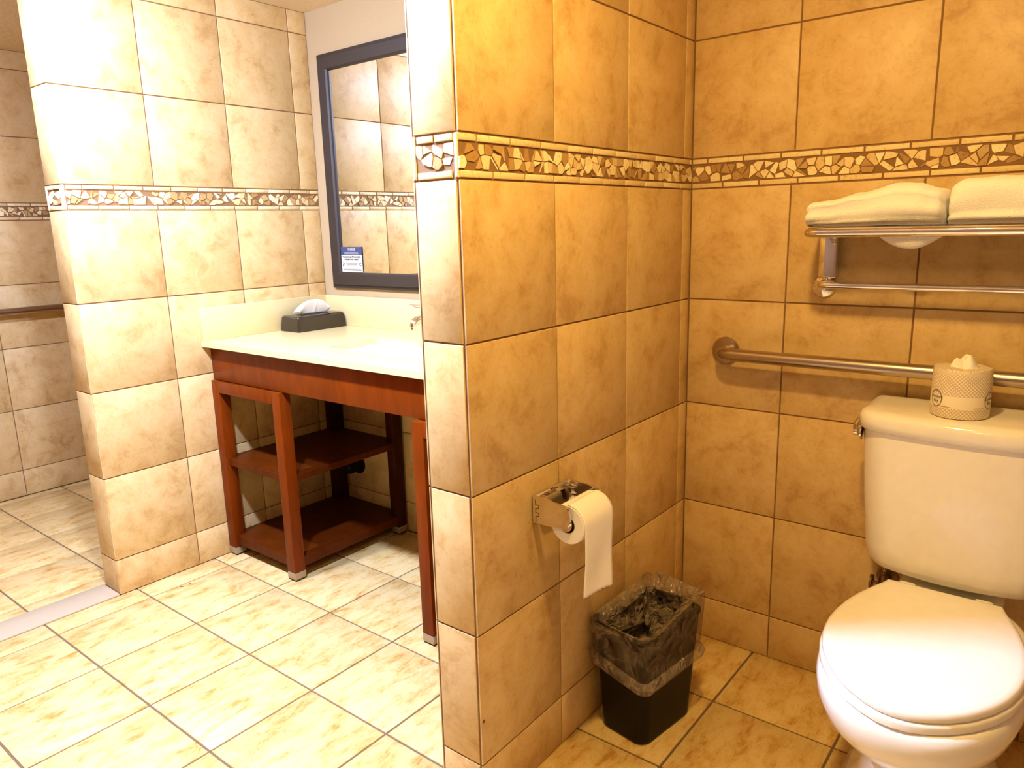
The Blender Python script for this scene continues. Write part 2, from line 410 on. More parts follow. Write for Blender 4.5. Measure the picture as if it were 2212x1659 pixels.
# floor: square tiles on one grid
def floor_tiles(mb, x0, x1, y0, y1):
    fx, fy, p = -1.6153, -0.5938, 0.3077
    xs = [x0] + [x for x in joints(fx, x0, x1, p) if x0 + 0.01 < x < x1 - 0.01] + [x1]
    ys = [y0] + [y for y in joints(fy, y0, y1, p) if y0 + 0.01 < y < y1 - 0.01] + [y1]
    g, d, e = 0.0029, 0.004, 0.0014
    for a, b in zip(xs, xs[1:]):
        for c, q in zip(ys, ys[1:]):
            rr = [[(a + g + k, c + g + k, z), (b - g - k, c + g + k, z), (b - g - k, q - g - k, z), (a + g + k, q - g - k, z)] for k, z in ((0, -d), (0, -e), (e * 0.4, -e * 0.35), (e, 0))]
            vs = [v for r in rr for v in r]
            fs = [(i * 4 + j, i * 4 + (j + 1) % 4, (i + 1) * 4 + (j + 1) % 4, (i + 1) * 4 + j) for i in range(3) for j in range(4)] + [(12, 13, 14, 15)]
            mb.add(vs, fs, 1, (R.random() + 0.001, R.random(), R.random()))
mb = MB(); mb.box(SX - 0.09, RX + 0.09, FY - 0.09, MY + 0.09, -0.12, -0.0028)
floor_tiles(mb, SX, WX - 0.133, FY, MY); floor_tiles(mb, WX - 0.004, RX, FY, MY)
struct(mb.build('floor', [M['floor_grout'], M['floor_tile']]))
mb = MB(); mb.box(SX - 0.09, RX + 0.09, FY - 0.09, MY + 0.09, CEIL, CEIL + 0.1)
struct(mb.build('ceiling', M['ceiling']))
# marble shower sill
mb = MB(); mb.box(WX - 0.136, WX - 0.001, FY, -0.9615, -0.003, 0.006, 0.004)
struct(mb.build('trim_1', M['marble']))

# ------------------------------------------------------------------ vanity
van = thing('vanity_base', 'red-brown wooden vanity base with open shelves under the cream countertop', 'vanity', (-0.92, -0.25, 0))
mb = MB(); mb.box(WX + 0.003, -PT - 0.003, -0.517, -0.497, 0.716, CZ - 0.0215, 0.0015); mb.build('apron', M['wood'], van)
mb = MB(); mb.box(WX + 0.003, -PT - 0.003, 0.015, 0.035, 0.716, CZ - 0.0215, 0.0015); mb.build('back_rail', M['wood_deep_shade'], van)
def leg(x0, x1, y0, y1, m, bumper=True):
    mb = MB(); mb.box(x0, x1, y0, y1, 0.033, 0.714, 0.0015); L = mb.build('leg', M[m], van)
    mb = MB(); mb.box(x0 - 0.0004, x1 + 0.0004, y0 - 0.0004, y1 + 0.0004, 0.007, 0.033, 0.001); c = mb.build('foot_cap', M['cap'], L); c['label'] = 'taupe metal foot cap'
    mb = MB(); mb.box(x0 + 0.002, x1 - 0.002, y0 + 0.002, y1 - 0.002, 0.0, 0.0075, 0.001); c = mb.build('glide', M['rubber'], L); c['label'] = 'black floor glide'
    for o in L.children: o.matrix_parent_inverse = Matrix.Identity(4)
    return L
def shelf_unit(xl, xr, yf, yb):
    w = 0.046
    for a in (xl, xr - w):
        leg(a, a + w, yf, yf + 0.046, 'wood'); leg(a, a + w + (0.018 if a < -1.7 else 0), yb - 0.046, yb, 'wood_deep_shade')
    mb = MB(); mb.box(xl + w, xr - w, yf, yf + 0.022, 0.669, 0.713, 0.001); mb.build('top_rail', M['wood'], van)
    for z0, z1 in ((0.377, 0.402), (0.046, 0.082)):
        mb = MB(); yq = yf + 0.012
        wl = w + (0.018 if xl < -1.7 else 0); poly = [(xl + w, yq), (xr - w, yq), (xr - w, yf + 0.047), (xr - 0.004, yf + 0.047), (xr - 0.004, yb - 0.047), (xr - w, yb - 0.047), (xr - w, yb), (xl + wl, yb), (xl + wl, yb - 0.047), (xl + 0.004, yb - 0.047), (xl + 0.004, yf + 0.047), (xl + w, yf + 0.047)]
        n = len(poly); bm = bmesh.new(); vs = [bm.verts.new((x, y, z0)) for x, y in poly]; fc = bm.faces.new(vs)
        r = bmesh.ops.extrude_face_region(bm, geom=[fc]); bmesh.ops.translate(bm, vec=(0, 0, z1 - z0), verts=[v for v in r['geom'] if isinstance(v, bmesh.types.BMVert)])
        bmesh.ops.bevel(bm, geom=bm.edges[:], offset=0.001, segments=1, affect='EDGES')
        mb.frombm(bm); mb.build('shelf', M['wood_shaded'], van)
shelf_unit(WX + 0.004, -1.279, -0.529, 0.036)
shelf_unit(-0.610, -PT - 0.006, -0.540, 0.036)

# countertop with a hole for the basin
SXc, SYc, SHX, SHY = -0.92, -0.272, 0.252, 0.122
top = thing('countertop', 'cream stone vanity countertop with back and side splash, under the mirror', 'countertop', (-0.92, -0.25, CZ))
bm = bmesh.new()
outer = [(WX + 0.002, -0.55), (-PT - 0.002, -0.55), (-PT - 0.002, MY - 0.0015), (WX + 0.002, MY - 0.0015)]
inner = rrect(SXc, SYc, SHX, SHY, 0.035, 0, 8)
def loop(ps):
    vs = [bm.verts.new((p[0], p[1], CZ)) for p in ps]
    return [bm.edges.new((vs[i], vs[(i + 1) % len(vs)])) for i in range(len(vs))]
es = loop(outer) + loop(inner)
r = bmesh.ops.triangle_fill(bm, use_beauty=True, edges=es)
fs = [g for g in r['geom'] if isinstance(g, bmesh.types.BMFace)]
r = bmesh.ops.extrude_face_region(bm, geom=fs)
bmesh.ops.translate(bm, vec=(0, 0, -0.020), verts=[g for g in r['geom'] if isinstance(g, bmesh.types.BMVert)])
mb = MB(); mb.frombm(bm); mb.build('slab', M['quartz'], top)
mb = MB(); mb.box(WX + 0.021, -PT - 0.003, MY - 0.021, MY - 0.0015, CZ, 0.993, 0.0015); mb.build('backsplash', M['quartz'], top)
mb = MB(); mb.box(WX + 0.0015, WX + 0.021, -0.545, MY - 0.0015, CZ, 0.993, 0.0015); mb.build('side_splash', M['quartz'], top)
# basin
mb = MB(); prof = [(0.012, CZ - 0.0205), (0.002, CZ - 0.0205), (0.0, CZ - 0.024), (-0.006, CZ - 0.07), (-0.016, CZ - 0.125), (-0.05, CZ - 0.145), (-0.10, CZ - 0.15)]
ins = [rrect(SXc, SYc, SHX + d, SHY + d, max(0.012, 0.036 + d * 0.2), z, 8) for d, z in prof]
outs = [rrect(SXc, SYc, SHX + d, SHY + d, max(0.012, 0.036 + d * 0.2), z - 0.008, 8) for d, z in reversed(prof)]
mb.loft(ins + outs, True, False, False)
n = len(ins[0]); k = len(prof)
mb.add(ins[-1], [tuple(range(n))]); mb.add(outs[0], [tuple(range(n))])
snk = mb.build('sink', M['porcelain'], None); tag(snk, 'white undermount basin set in the cream vanity countertop', 'sink')
mb = MB(); mb.lathe([(0.022, 0), (0.022, 0.002), (0.012, 0.003), (0, 0.003)], (SXc, SYc, CZ - 0.1499), (0, 0, 1), 24); d = mb.build('drain', M['chrome'], snk); d['label'] = 'chrome drain'
# faucet
fa = thing('faucet', 'chrome single-lever faucet behind the basin, mostly hidden by the tiled partition', 'faucet', (-0.92, -0.075, CZ))
mb = MB(); mb.lathe([(0.028, 0), (0.028, 0.006), (0.022, 0.012), (0.021, 0.07), (0.022, 0.095), (0.018, 0.108), (0, 0.11)], (-0.92, -0.075, CZ), (0, 0, 1)); mb.build('faucet_body', M['chrome'], fa)
mb = MB(); mb.tube([(-0.92, -0.085, 0.937), (-0.92, -0.12, 0.950), (-0.92, -0.16, 0.955), (-0.92, -0.192, 0.952), (-0.92, -0.207, 0.945), (-0.92, -0.212, 0.936), (-0.92, -0.2125, 0.930)], [0.013, 0.0135, 0.014, 0.0145, 0.0145, 0.0135, 0.012], 20); sp = mb.build('spout', M['chrome'], fa)
mb = MB(); mb.lathe([(0.0105, 0), (0.0105, 0.010), (0.008, 0.010), (0.008, 0.004), (0, 0.004)], (-0.92, -0.2125, 0.933), (0, 0, -1), 20); a = mb.build('aerator', M['chrome'], sp); a.matrix_parent_inverse = Matrix.Identity(4)
mb = MB(); mb.tube([(-0.92, -0.07, 0.972), (-0.92, -0.085, 0.983), (-0.92, -0.14, 0.994), (-0.92, -0.20, 1.004), (-0.92, -0.222, 1.009)], [0.012, 0.010, 0.0075, 0.0065, 0.003], 16); mb.build('lever', M['chrome'], fa)

# tissue box cover and tissue
tb = thing('tissue_box_cover', 'black rectangular tissue box cover on the cream countertop', 'tissue box', (-1.628, -0.098, CZ))
mb = MB(); mb.loft([rrect(-1.628, -0.098, 0.0625 - d, 0.1215 - d, 0.010, CZ + z, 6) for d, z in ((0.001, 0.0004), (0.0, 0.002), (0.002, 0.03), (0.0045, 0.053), (0.0055, 0.0575), (0.008, 0.0605), (0.012, 0.062), (0.03, 0.0623))]); mb.build('cover', M['blackgloss'], tb)
mb = MB(); mb.loft([rrect(-1.628, -0.098, 0.030, 0.075, 0.029, CZ + z, 8) for z in (0.0626, 0.0632)]); sl = mb.build('slot', M['rubber'], tb); sl['label'] = 'dark oval opening'
# tissue: a sheet rising out of the slot, its upper edge folded over
nu, nv = 30, 20; rows_ = []
for i in range(nu):
    t = i / (nu - 1); H = 0.060 * max(0.02, math.sin(PI * (0.04 + 0.92 * t))) ** 0.62; row = []
    for j in range(nv):
        q = j / (nv - 1) * 1.45
        if q <= 1: x = -1.628 + 0.017 * math.sin(q * PI * 0.62) + 0.004; z = H * math.sin(q * PI / 2) ** 0.9
        else: x = -1.628 + 0.0198 - 0.055 * (q - 1) / 0.45 * (0.55 + 0.45 * t); z = H * (1 - 0.32 * ((q - 1) / 0.45) ** 2)
        w = 0.0028 * math.sin(t * 17 + q * 2) * min(1, q) + 0.0035 * math.exp(-((t - 0.5 - 0.12 * q) / 0.05) ** 2) * (1 - min(1, q))
        y = -0.164 + 0.130 * t - 0.022 * min(1, q) ** 1.5 * (1 - t) ** 2 + 0.014 * min(1, q) * t ** 3
        row.append((x + w, y, CZ + 0.0630 + z * (1 + 0.03 * math.sin(t * 9))))
    rows_.append(row)
mb = MB(); mb.loft(rows_, closed=False); ti = mb.build('tissue', M['paper'], None, angle=80, recalc=False)
sm = ti.modifiers.new('s', 'SOLIDIFY'); sm.thickness = 0.0006
tag(ti, 'white paper tissue arching out of the black tissue box', 'tissue')

# pipe stub behind the vanity's left shelves
mb = MB(); mb.lathe([(0.045, 0), (0.045, 0.004), (0.033, 0.006), (0.033, 0.055), (0.028, 0.068), (0.016, 0.075), (0, 0.077)], (-1.585, MY, 0.245), (0, -1, 0), 28)
tag(mb.build('pipe_stub', M['blackplastic']), 'dark rounded pipe end on the wall between the vanity base left shelves', 'pipe')

# ------------------------------------------------------------------ mirror and card
mir = thing('mirror', 'tall wall mirror in a dark wooden frame above the vanity', 'mirror', (-0.92, MY, 1.02))
ox0, ox1, oz0, oz1 = -1.648, -0.205, 1.026, 1.953; fw = 0.066
def frame_ring(d, y): return [(ox0 + d, y, oz0 + d), (ox1 - d, y, oz0 + d), (ox1 - d, y, oz1 - d), (ox0 + d, y, oz1 - d)]
mb = MB(); mb.loft([frame_ring(d, MY - y) for d, y in ((0.0, 0.0005), (0.0, 0.014), (0.012, 0.016), (0.016, 0.026), (0.058, 0.024), (0.064, 0.018), (fw, 0.010), (fw, 0.0005))], True, False, False); mb.build('frame', M['frame'], mir, angle=20)
mb = MB(); mb.box(ox0 + fw - 0.004, ox1 - fw + 0.004, MY - 0.010, MY - 0.004, oz0 + fw - 0.004, oz1 - fw + 0.004); mb.build('glass', M['mirror'], mir)
# card tucked in the lower left corner of the glass
cx0, cx1, cz0, cz1, cy = -1.582, -1.452, 1.094, 1.196, MY - 0.0135
card = thing('notice_card', 'blue and white printed notice card in the lower left corner of the mirror', 'card', (-1.517, cy, cz0))
mb = MB(); mb.box(cx0, cx1, cy, cy + 0.0012, cz0, cz1); mb.build('card_sheet', M['white_card'], card)
mb = MB(); mb.box(cx0 - 0.0002, cx1 + 0.0002, cy - 0.0004, cy + 0.001, cz0 + 0.069, cz1 + 0.0002); b = mb.build('header', M['blue_card'], card); b['label'] = 'blue header band'
def card_text(name, lines, m, lab):
    mb = MB()
    for s, size, x, z, bold in lines:
        if s is None:                                       # a rule too small to read
            mb.box(x - size / 2, x + size / 2, cy - 0.0009, cy - 0.0004, z - 0.0006, z + 0.0006)
        else:
            vs, fs = txt(s, size, bold=bold); mb.add([(x + v[0], cy - 0.0008, z + v[1]) for v in vs], fs)
    o = mb.build(name, M[m], card, recalc=False); o['label'] = lab
mx_ = (cx0 + cx1) / 2
card_text('header_lettering', [('CHOICE', 0.0125, mx_ + 0.002, cz0 + 0.0915, 0.0003), (None, 0.034, mx_ + 0.004, cz0 + 0.0850, 0), (None, 0.086, mx_, cz0 + 0.0785, 0), (None, 0.090, mx_, cz0 + 0.0735, 0)], 'white_card', 'white lettering')
card_text('lettering', [('Housekeeping will be provided', 0.0090, mx_, cz0 + 0.0615, 0.0004), ('only upon your request*', 0.0090, mx_, cz0 + 0.0525, 0.0004),
    (None, 0.074, mx_, cz0 + 0.0355, 0), (None, 0.064, mx_, cz0 + 0.0300, 0), (None, 0.074, mx_, cz0 + 0.0245, 0), (None, 0.112, mx_, cz0 + 0.0105, 0), (None, 0.114, mx_, cz0 + 0.0065, 0)], 'ink', 'dark printed lettering')
mb = MB()                                                   # round arrow mark
pts = [(cx1 - 0.012 + 0.0058 * math.cos(0.5 + t * 5.2 / 24), cy - 0.0008, cz0 + 0.031 + 0.0058 * math.sin(0.5 + t * 5.2 / 24)) for t in range(25)]
mb.tube(pts, [0.0008] * 21 + [0.0022, 0.0015, 0.0008, 0.0002], 6); o = mb.build('print_mark', M['ink'], card); o['label'] = 'small round arrow mark'
mb = MB()                                                   # leafy mark
mb.tube([(cx0 + 0.007, cy - 0.0008, cz0 + 0.022), (cx0 + 0.009, cy - 0.0008, cz0 + 0.027), (cx0 + 0.015, cy - 0.0008, cz0 + 0.031), (cx0 + 0.013, cy - 0.0008, cz0 + 0.037), (cx0 + 0.011, cy - 0.0008, cz0 + 0.041)], [0.0005, 0.0012, 0.0026, 0.0024, 0.0004], 8); o = mb.build('print_mark', M['ink'], card); o['label'] = 'small leafy mark'

# ------------------------------------------------------------------ grab bars
def fillet(pts, r, n=8):
    pts = [Vector(p) for p in pts]; out = [pts[0]]
    for a, b, c in zip(pts, pts[1:], pts[2:]):
        u, w = (a - b).normalized(), (c - b).normalized(); p0, p1 = b + u * r, b + w * r
        for i in range(n + 1):
            t = i / n; q = (1 - t) ** 2 * p0 + 2 * t * (1 - t) * b + t * t * p1; out.append(q)
    return out + [pts[-1]]
gb = thing('grab_bar', 'brushed steel grab bar on the tiled wall behind the toilet', 'grab bar', (0.6, 0, 0.905))
zz = 0.9045
mb = MB(); mb.tube(fillet([(0.117, 0.0, zz), (0.117, -0.062, zz), (1.10, -0.062, zz), (1.10, 0.0, zz)], 0.045, 12), 0.0172, 28); mb.build('bar', M['steel'], gb)
for x in (0.117, 1.10):
    mb = MB(); mb.lathe([(0.039, 0.0003), (0.039, 0.006), (0.035, 0.011), (0.022, 0.013), (0, 0.013)], (x, 0, zz), (0, -1, 0), 40); mb.build('flange', M['steel'], gb)
sg = thing('grab_bar', 'brushed steel grab bar in the shower at the left edge', 'grab bar', (SX, -0.9, 0.925))
zz = 0.925
mb = MB(); mb.tube(fillet([(SX, -0.12, zz), (SX + 0.055, -0.12, zz), (SX + 0.055, -1.75, zz), (SX, -1.75, zz)], 0.045, 10), 0.0165, 24); mb.build('bar', M['steel'], sg)
for y in (-0.12, -1.75):
    mb = MB(); mb.lathe([(0.039, 0.0003), (0.039, 0.006), (0.035, 0.011), (0.022, 0.013), (0, 0.013)], (SX, y, zz), (1, 0, 0), 32); mb.build('flange', M['steel'], sg)

# ------------------------------------------------------------------ towel rack and towels
rk = thing('towel_rack', 'chrome towel rack with a shelf and a lower rail, above the toilet', 'towel rack', (0.73, 0, 1.10))
x0, x1 = 0.378, 1.085; zs = 1.2305
mb = MB(); mb.tube(fillet([(x0, -0.004, zs), (x0, -0.2, zs), (x1, -0.2, zs), (x1, -0.004, zs)], 0.03, 10), 0.0108, 24); mb.build('shelf_rail', M['chrome'], rk)
for y in (-0.145, -0.09, -0.035):
    mb = MB(); mb.tube([(x0 + 0.004, y, zs - 0.002), (x1 - 0.004, y, zs - 0.002)], 0.0045, 14); mb.build('slat', M['chrome'], rk)
for x in (x0 + 0.006, x1 - 0.006):
    mb = MB(); mb.box(x - 0.021, x + 0.021, -0.034, -0.0005, 1.115, 1.2225, 0.004, seg=3); mb.build('post', M['chrome'], rk)
    mb = MB(); mb.lathe([(0.029, 0.0004), (0.029, 0.004), (0.026, 0.009), (0.017, 0.012), (0.009, 0.013), (0.008, 0.02), (0, 0.02)], (x - 0.012, 0, 1.092), (0, -1, 0), 36); mb.build('flange', M['chrome'], rk)
mb = MB(); mb.tube(fillet([(x0 - 0.005, -0.012, 1.101), (x0 - 0.005, -0.07, 1.101), (x1 + 0.005, -0.07, 1.101), (x1 + 0.005, -0.012, 1.101)], 0.025, 10), 0.0088, 20); mb.build('lower_rail', M['chrome'], rk)

def towel(name, label, xa, xb, tops, y0, y1, seed, crease=0.5, sag=None):
    zb = zs + 0.0122; nx, na = 56, 44; rings = []
    def top(x):
        for (a, ta), (b, tb_) in zip(tops, tops[1:]):
            if a <= x <= b:
                t = (x - a) / (b - a); t = t * t * (3 - 2 * t); return ta + (tb_ - ta) * t
        return tops[-1][1] if x > tops[-1][0] else tops[0][1]
    for i in range(nx + 1):
        t = i / nx; x = xa + (xb - xa) * t
        e = min(t, 1 - t); k = min(1.0, (e / 0.045)) ; k = math.sqrt(max(0.0, 1 - (1 - k) ** 2)); k = 0.55 + 0.45 * k
        zt = top(x); hz = (zt - zb) / 2; hy = (y1 - y0) / 2; ring = []
        for j in range(na):
            a = 2 * PI * j / na; c, s_ = math.cos(a), math.sin(a)
            ex = 2 / 3.6
            py = math.copysign(abs(c) ** ex, c); pz = math.copysign(abs(s_) ** ex, s_)
            groove = 1 - 0.10 * math.exp(-((pz - (crease * 2 - 1)) / 0.16) ** 2) * (1 if abs(c) > 0.4 else 0) - 0.05 * math.exp(-((pz + 0.55) / 0.10) ** 2) * (1 if abs(c) > 0.4 else 0)
            nn = noise.noise(Vector((x * 9 + seed, py * 1.5, pz * 1.5 + seed))) * 0.006 + noise.noise(Vector((x * 34 + seed, py * 6, pz * 6))) * 0.0016
            y = (y0 + y1) / 2 + hy * py * k * groove + nn * py
            z = zb + hz + hz * pz * (k if pz > 0 else 1) * 1.0 + (nn if pz > 0 else 0)
            ring.append((x + (0.004 * noise.noise(Vector((seed, pz * 3, py * 3))) if i in (0, nx) else 0), y, max(z, zb)))
        rings.append(ring)
    th = thing(name, label, 'towel', ((xa + xb) / 2, (y0 + y1) / 2, zb), 'folded white towels on the towel rack')
    mb = MB(); mb.loft(rings); mb.build('folded_cloth', M['terry'], th, angle=180)
    if sag:
        sa, sb, zl = sag; mb = MB(); rr = []
        for i in range(25):
            t = i / 24; x = sa + (sb - sa) * t
            d = (zs - zl) * math.sin(PI * t) ** 0.62 * (1.0 if t < 0.5 else 0.86 + 0.14 * math.cos((t - 0.5) * 2 * PI))
            w = 0.036
            rr.append([(x, -0.118 + w * math.cos(a) * (1 - 0.55 * (math.sin(a) < 0)), zs + 0.012 if math.sin(a) >= 0 else zs + 0.010 - max(d, 0.002) * abs(math.sin(a)) ** 0.7) for a in [2 * PI * q / 20 for q in range(20)]])
        mb.loft(rr); o = mb.build('sagging_corner', M['terry'], th, angle=180); o['label'] = 'white corner sagging between the slats of the rack'
    return th
towel('towel', 'folded white towel lying on the left end of the towel rack shelf', 0.366, 0.653,
      [(0.36, 1.288), (0.385, 1.299), (0.42, 1.301), (0.48, 1.316), (0.56, 1.333), (0.60, 1.331), (0.63, 1.321), (0.66, 1.314)], -0.192, -0.03, 1.3, 0.66, (0.505, 0.668, 1.180))
towel('towel', 'folded white towel cut off by the right edge of the photo, on the towel rack', 0.657, 0.965,
      [(0.65, 1.318), (0.69, 1.334), (0.75, 1.338), (0.85, 1.338), (0.97, 1.32)], -0.192, -0.03, 8.1, 0.30)

# ------------------------------------------------------------------ toilet paper holder and roll
hd = thing('toilet_paper_holder', 'chrome toilet paper holder on the tiled partition above the wastebasket', 'toilet paper holder', (0, -0.70, 0.63))
ya, yb = -0.772, -0.632
mb = MB(); mb.box(0.0003, 0.006, ya, yb, 0.625, 0.686, 0.002, seg=3); mb.build('back_plate', M['chrome'], hd)
mb = MB(); mb.loft([rrect(-0.655, -0.702, 0.022, 0.05, 0.02, x, 8) for x in (0.006, 0.016, 0.020)])
mb.v = [(p[2], p[1], p[0] + 1.31) for p in mb.v]; mb.build('raised_panel', M['chrome'], hd)
def arm(y0, y1):
    pr = [(0.003, 0.686), (0.045, 0.6855), (0.078, 0.680)] + [(0.082 + 0.020 * math.cos(a), 0.654 + 0.026 * math.sin(a)) for a in [1.25 - i * 0.31 for i in range(9)]] + [(0.050, 0.6255), (0.003, 0.6255)]
    mb = MB(); mb.loft([[(x, y0 + (0.0012 if q in (0, 3) else 0) * 0 + yy, z) for x, z in pr] for q, yy in ((0, 0), (1, y1 - y0))]); return mb.build('arm', M['chrome'], hd, angle=30)
A = arm(ya, ya + 0.006); arm(yb - 0.006, yb)
mb = MB(); mb.tube([(0.012, ya - 0.0004, z) if k == 0 else (0.020, ya - 0.0004, z) for z, k in ((0.680, 0), (0.668, 0), (0.6675, 1), (0.660, 1), (0.6595, 0), (0.650, 0), (0.6495, 1), (0.642, 1), (0.6415, 0), (0.628, 0))], 0.0007, 6)
sm_ = mb.build('seam', M['rubber'], A); sm_.matrix_parent_inverse = Matrix.Identity(4); sm_['label'] = 'dark notched seam line'
mb = MB(); mb.lathe([(0.0155, 0), (0.0155, 0.02), (0.011, 0.021), (0.011, 0.116), (0.0155, 0.117), (0.0155, 0.127)], (0.086, ya + 0.006, 0.636), (0, 1, 0), 28); mb.build('spindle', M['chrome'], hd)
# roll
rcx, rcz, rr0, rr1, r0, r1 = 0.086, 0.6345, 0.0195, 0.0440, -0.760, -0.645
rl = thing('toilet_paper_roll', 'partly used white toilet paper roll hanging in the chrome holder', 'toilet paper', (rcx, -0.70, 0.58))
def ringxz(r, y, n=48): return [(rcx + r * math.cos(2 * PI * k / n), y, rcz + r * math.sin(2 * PI * k / n)) for k in range(n)]
mb = MB(); mb.loft([ringxz(rr0, r1), ringxz(rr0, r0), ringxz(rr1 - 0.002, r0), ringxz(rr1, r0 + 0.002), ringxz(rr1, r1 - 0.002), ringxz(rr1 - 0.002, r1), ringxz(rr0, r1)], True, False, False); mb.build('wound_paper', M['paper'], rl)
mb = MB(); mb.loft([ringxz(rr0 - 0.0002, r1), ringxz(rr0 - 0.0002, r0), ringxz(rr0 - 0.0015, r0), ringxz(rr0 - 0.0015, r1), ringxz(rr0 - 0.0002, r1)], True, False, False); c = mb.build('core', M['card_core'], rl); c['label'] = 'grey cardboard core'
rows_ = []
for i in range(40):
    t = i / 39
    if t < 0.25:
        a = PI / 2 * (1 - t / 0.25); x, z = rcx + (rr1 + 0.0008) * math.cos(a), rcz + (rr1 + 0.0008) * math.sin(a)
    else:
        q = (t - 0.25) / 0.75; x = rcx + rr1 + 0.0008 - 0.004 * q; z = rcz - q * 0.160
    row = []
    for j in range(16):
        s = j / 15; q = max(0, (t - 0.25) / 0.75)
        row.append((x + q * (0.0025 * math.sin(s * 6 + 1) + 0.003 * math.sin(s * 3 + q * 5)), r0 + (r1 - r0) * s * (1 - 0.02 * q) + 0.001, z - 0.012 * q * s + (0.0012 * math.sin(s * 40) if i == 39 else 0)))
    rows_.append(row)
mb = MB(); mb.loft(rows_, closed=False); sh = mb.build('loose_sheet', M['paper'], rl, angle=180, recalc=False)
mo = sh.modifiers.new('s', 'SOLIDIFY'); mo.thickness = 0.0007

# ------------------------------------------------------------------ wastebasket and liner
wb = thing('wastebasket', 'black rectangular plastic wastebasket lined with a clear bag, beside the toilet', 'wastebasket', (0.115, -0.45, 0))
BX, BY, BR = 0.118, -0.451, math.radians(-9)
def bin_ring(z, grow=0.0, r=0.030):
    t = z / 0.30; return rrect(BX, BY, 0.070 + 0.017 * t + grow, 0.105 + 0.016 * t + grow, r, z, 8, BR)
mb = MB(); mb.loft([bin_ring(0.0005, -0.006), bin_ring(0.006, 0), bin_ring(0.10), bin_ring(0.20), bin_ring(0.292), bin_ring(0.292, 0.003), bin_ring(0.30, 0.003), bin_ring(0.30, -0.0025), bin_ring(0.02, -0.003), bin_ring(0.0195, -0.03)], True, True, True); mb.build('body', M['blackplastic'], wb)
ln = thing('bin_liner', 'clear wrinkled plastic bag folded over the rim of the black wastebasket', 'bin liner', (0.115, -0.45, 0.15))
def ring_noise(ring, z, amp_r, amp_z, seed, zfun=None):
    out = []
    for k, p in enumerate(ring):
        dx, dy = p[0] - BX, p[1] - BY; L = math.hypot(dx, dy)
        n1 = noise.noise(Vector((dx * 24 + seed * 0.3, dy * 24, z * 20))); n2 = noise.noise(Vector((dx * 55, dy * 55 + seed * 0.4, z * 45)))
        rg = 1 - abs(noise.noise(Vector((dx * 20 + 9, dy * 20, z * 26 + seed * 0.15)))) * 2.6       # sharp creases
        g = amp_r * 1.5 * (n1 * 0.8 + n2 * 0.5 + 0.7 * max(rg, -0.5) + 0.1)
        zz = z + amp_z * 1.6 * (n1 + 0.6 * n2 + 0.5 * rg) + (zfun(dx, dy) if zfun else 0)
        out.append((max(p[0] + dx / L * g, 0.0015), p[1] + dy / L * g, zz))
    return out
def dense(z, grow, r=0.03):
    t = min(z, 0.30) / 0.30; return rrect(BX, BY, 0.070 + 0.017 * t + grow, 0.105 + 0.016 * t + grow, r, z, 40, BR)
def back(dx, dy): return (0.036 + 0.016 * noise.noise(Vector((dx * 45, dy * 45, 2.0)))) * min(1.0, max(0.0, dy * 0.75 + dx * 0.55 + 0.015) / 0.10)
dip = lambda dx, dy: -0.012 * max(0, -dy) / 0.1 + 0.012 * (-dx) / 0.08
rings = [ring_noise(dense(0.176, 0.0075), 0.176, 0.004, 0.006, 3, dip), ring_noise(dense(0.184, 0.012), 0.184, 0.005, 0.005, 3, dip),
         ring_noise(dense(0.197, 0.013), 0.197, 0.006, 0.005, 3, dip), ring_noise(dense(0.208, 0.008), 0.208, 0.006, 0.005, 4, dip), ring_noise(dense(0.214, 0.0055), 0.214, 0.003, 0.004, 4, dip)]
rings += [ring_noise(dense(z, 0.0055), z, 0.006, 0.001, 5) for z in (0.225, 0.235, 0.245, 0.255, 0.265, 0.275, 0.285)]
rings += [ring_noise(dense(0.297, 0.006), 0.297, 0.006, 0.002, 6, lambda a, b: back(a, b) * 0.6), ring_noise(dense(0.304, 0.003), 0.304, 0.006, 0.004, 6, back)]
NC = len(rings)
rings += [ring_noise(dense(0.303, -0.004), 0.303, -0.004, 0.003, 6.3, back)]
rings += [ring_noise(dense(z, -0.008 - (0.30 - z) * 0.06), z, -0.020, 0.003, 7, (lambda a, b, q=z: back(a, b) * max(0, (q - 0.24) / 0.06))) for z in (0.292, 0.28, 0.268, 0.256, 0.244, 0.23, 0.215, 0.20, 0.18, 0.16, 0.13, 0.10, 0.07)]
rings += [ring_noise(dense(0.04, -0.036), 0.04, -0.01, 0.003, 12)]
mb = MB(); mb.loft(rings[4:NC], True, False, False); mb.build('folded_cuff', M['bag'], ln, angle=55)
mb = MB(); mb.loft(rings[:5], True, False, False); mb.build('hem', M['bag_hem'], ln, angle=55)
mb = MB(); mb.loft(rings[NC - 1:], True, False, True); mb.build('inner_bag', M['bag_inner'], ln, angle=55)

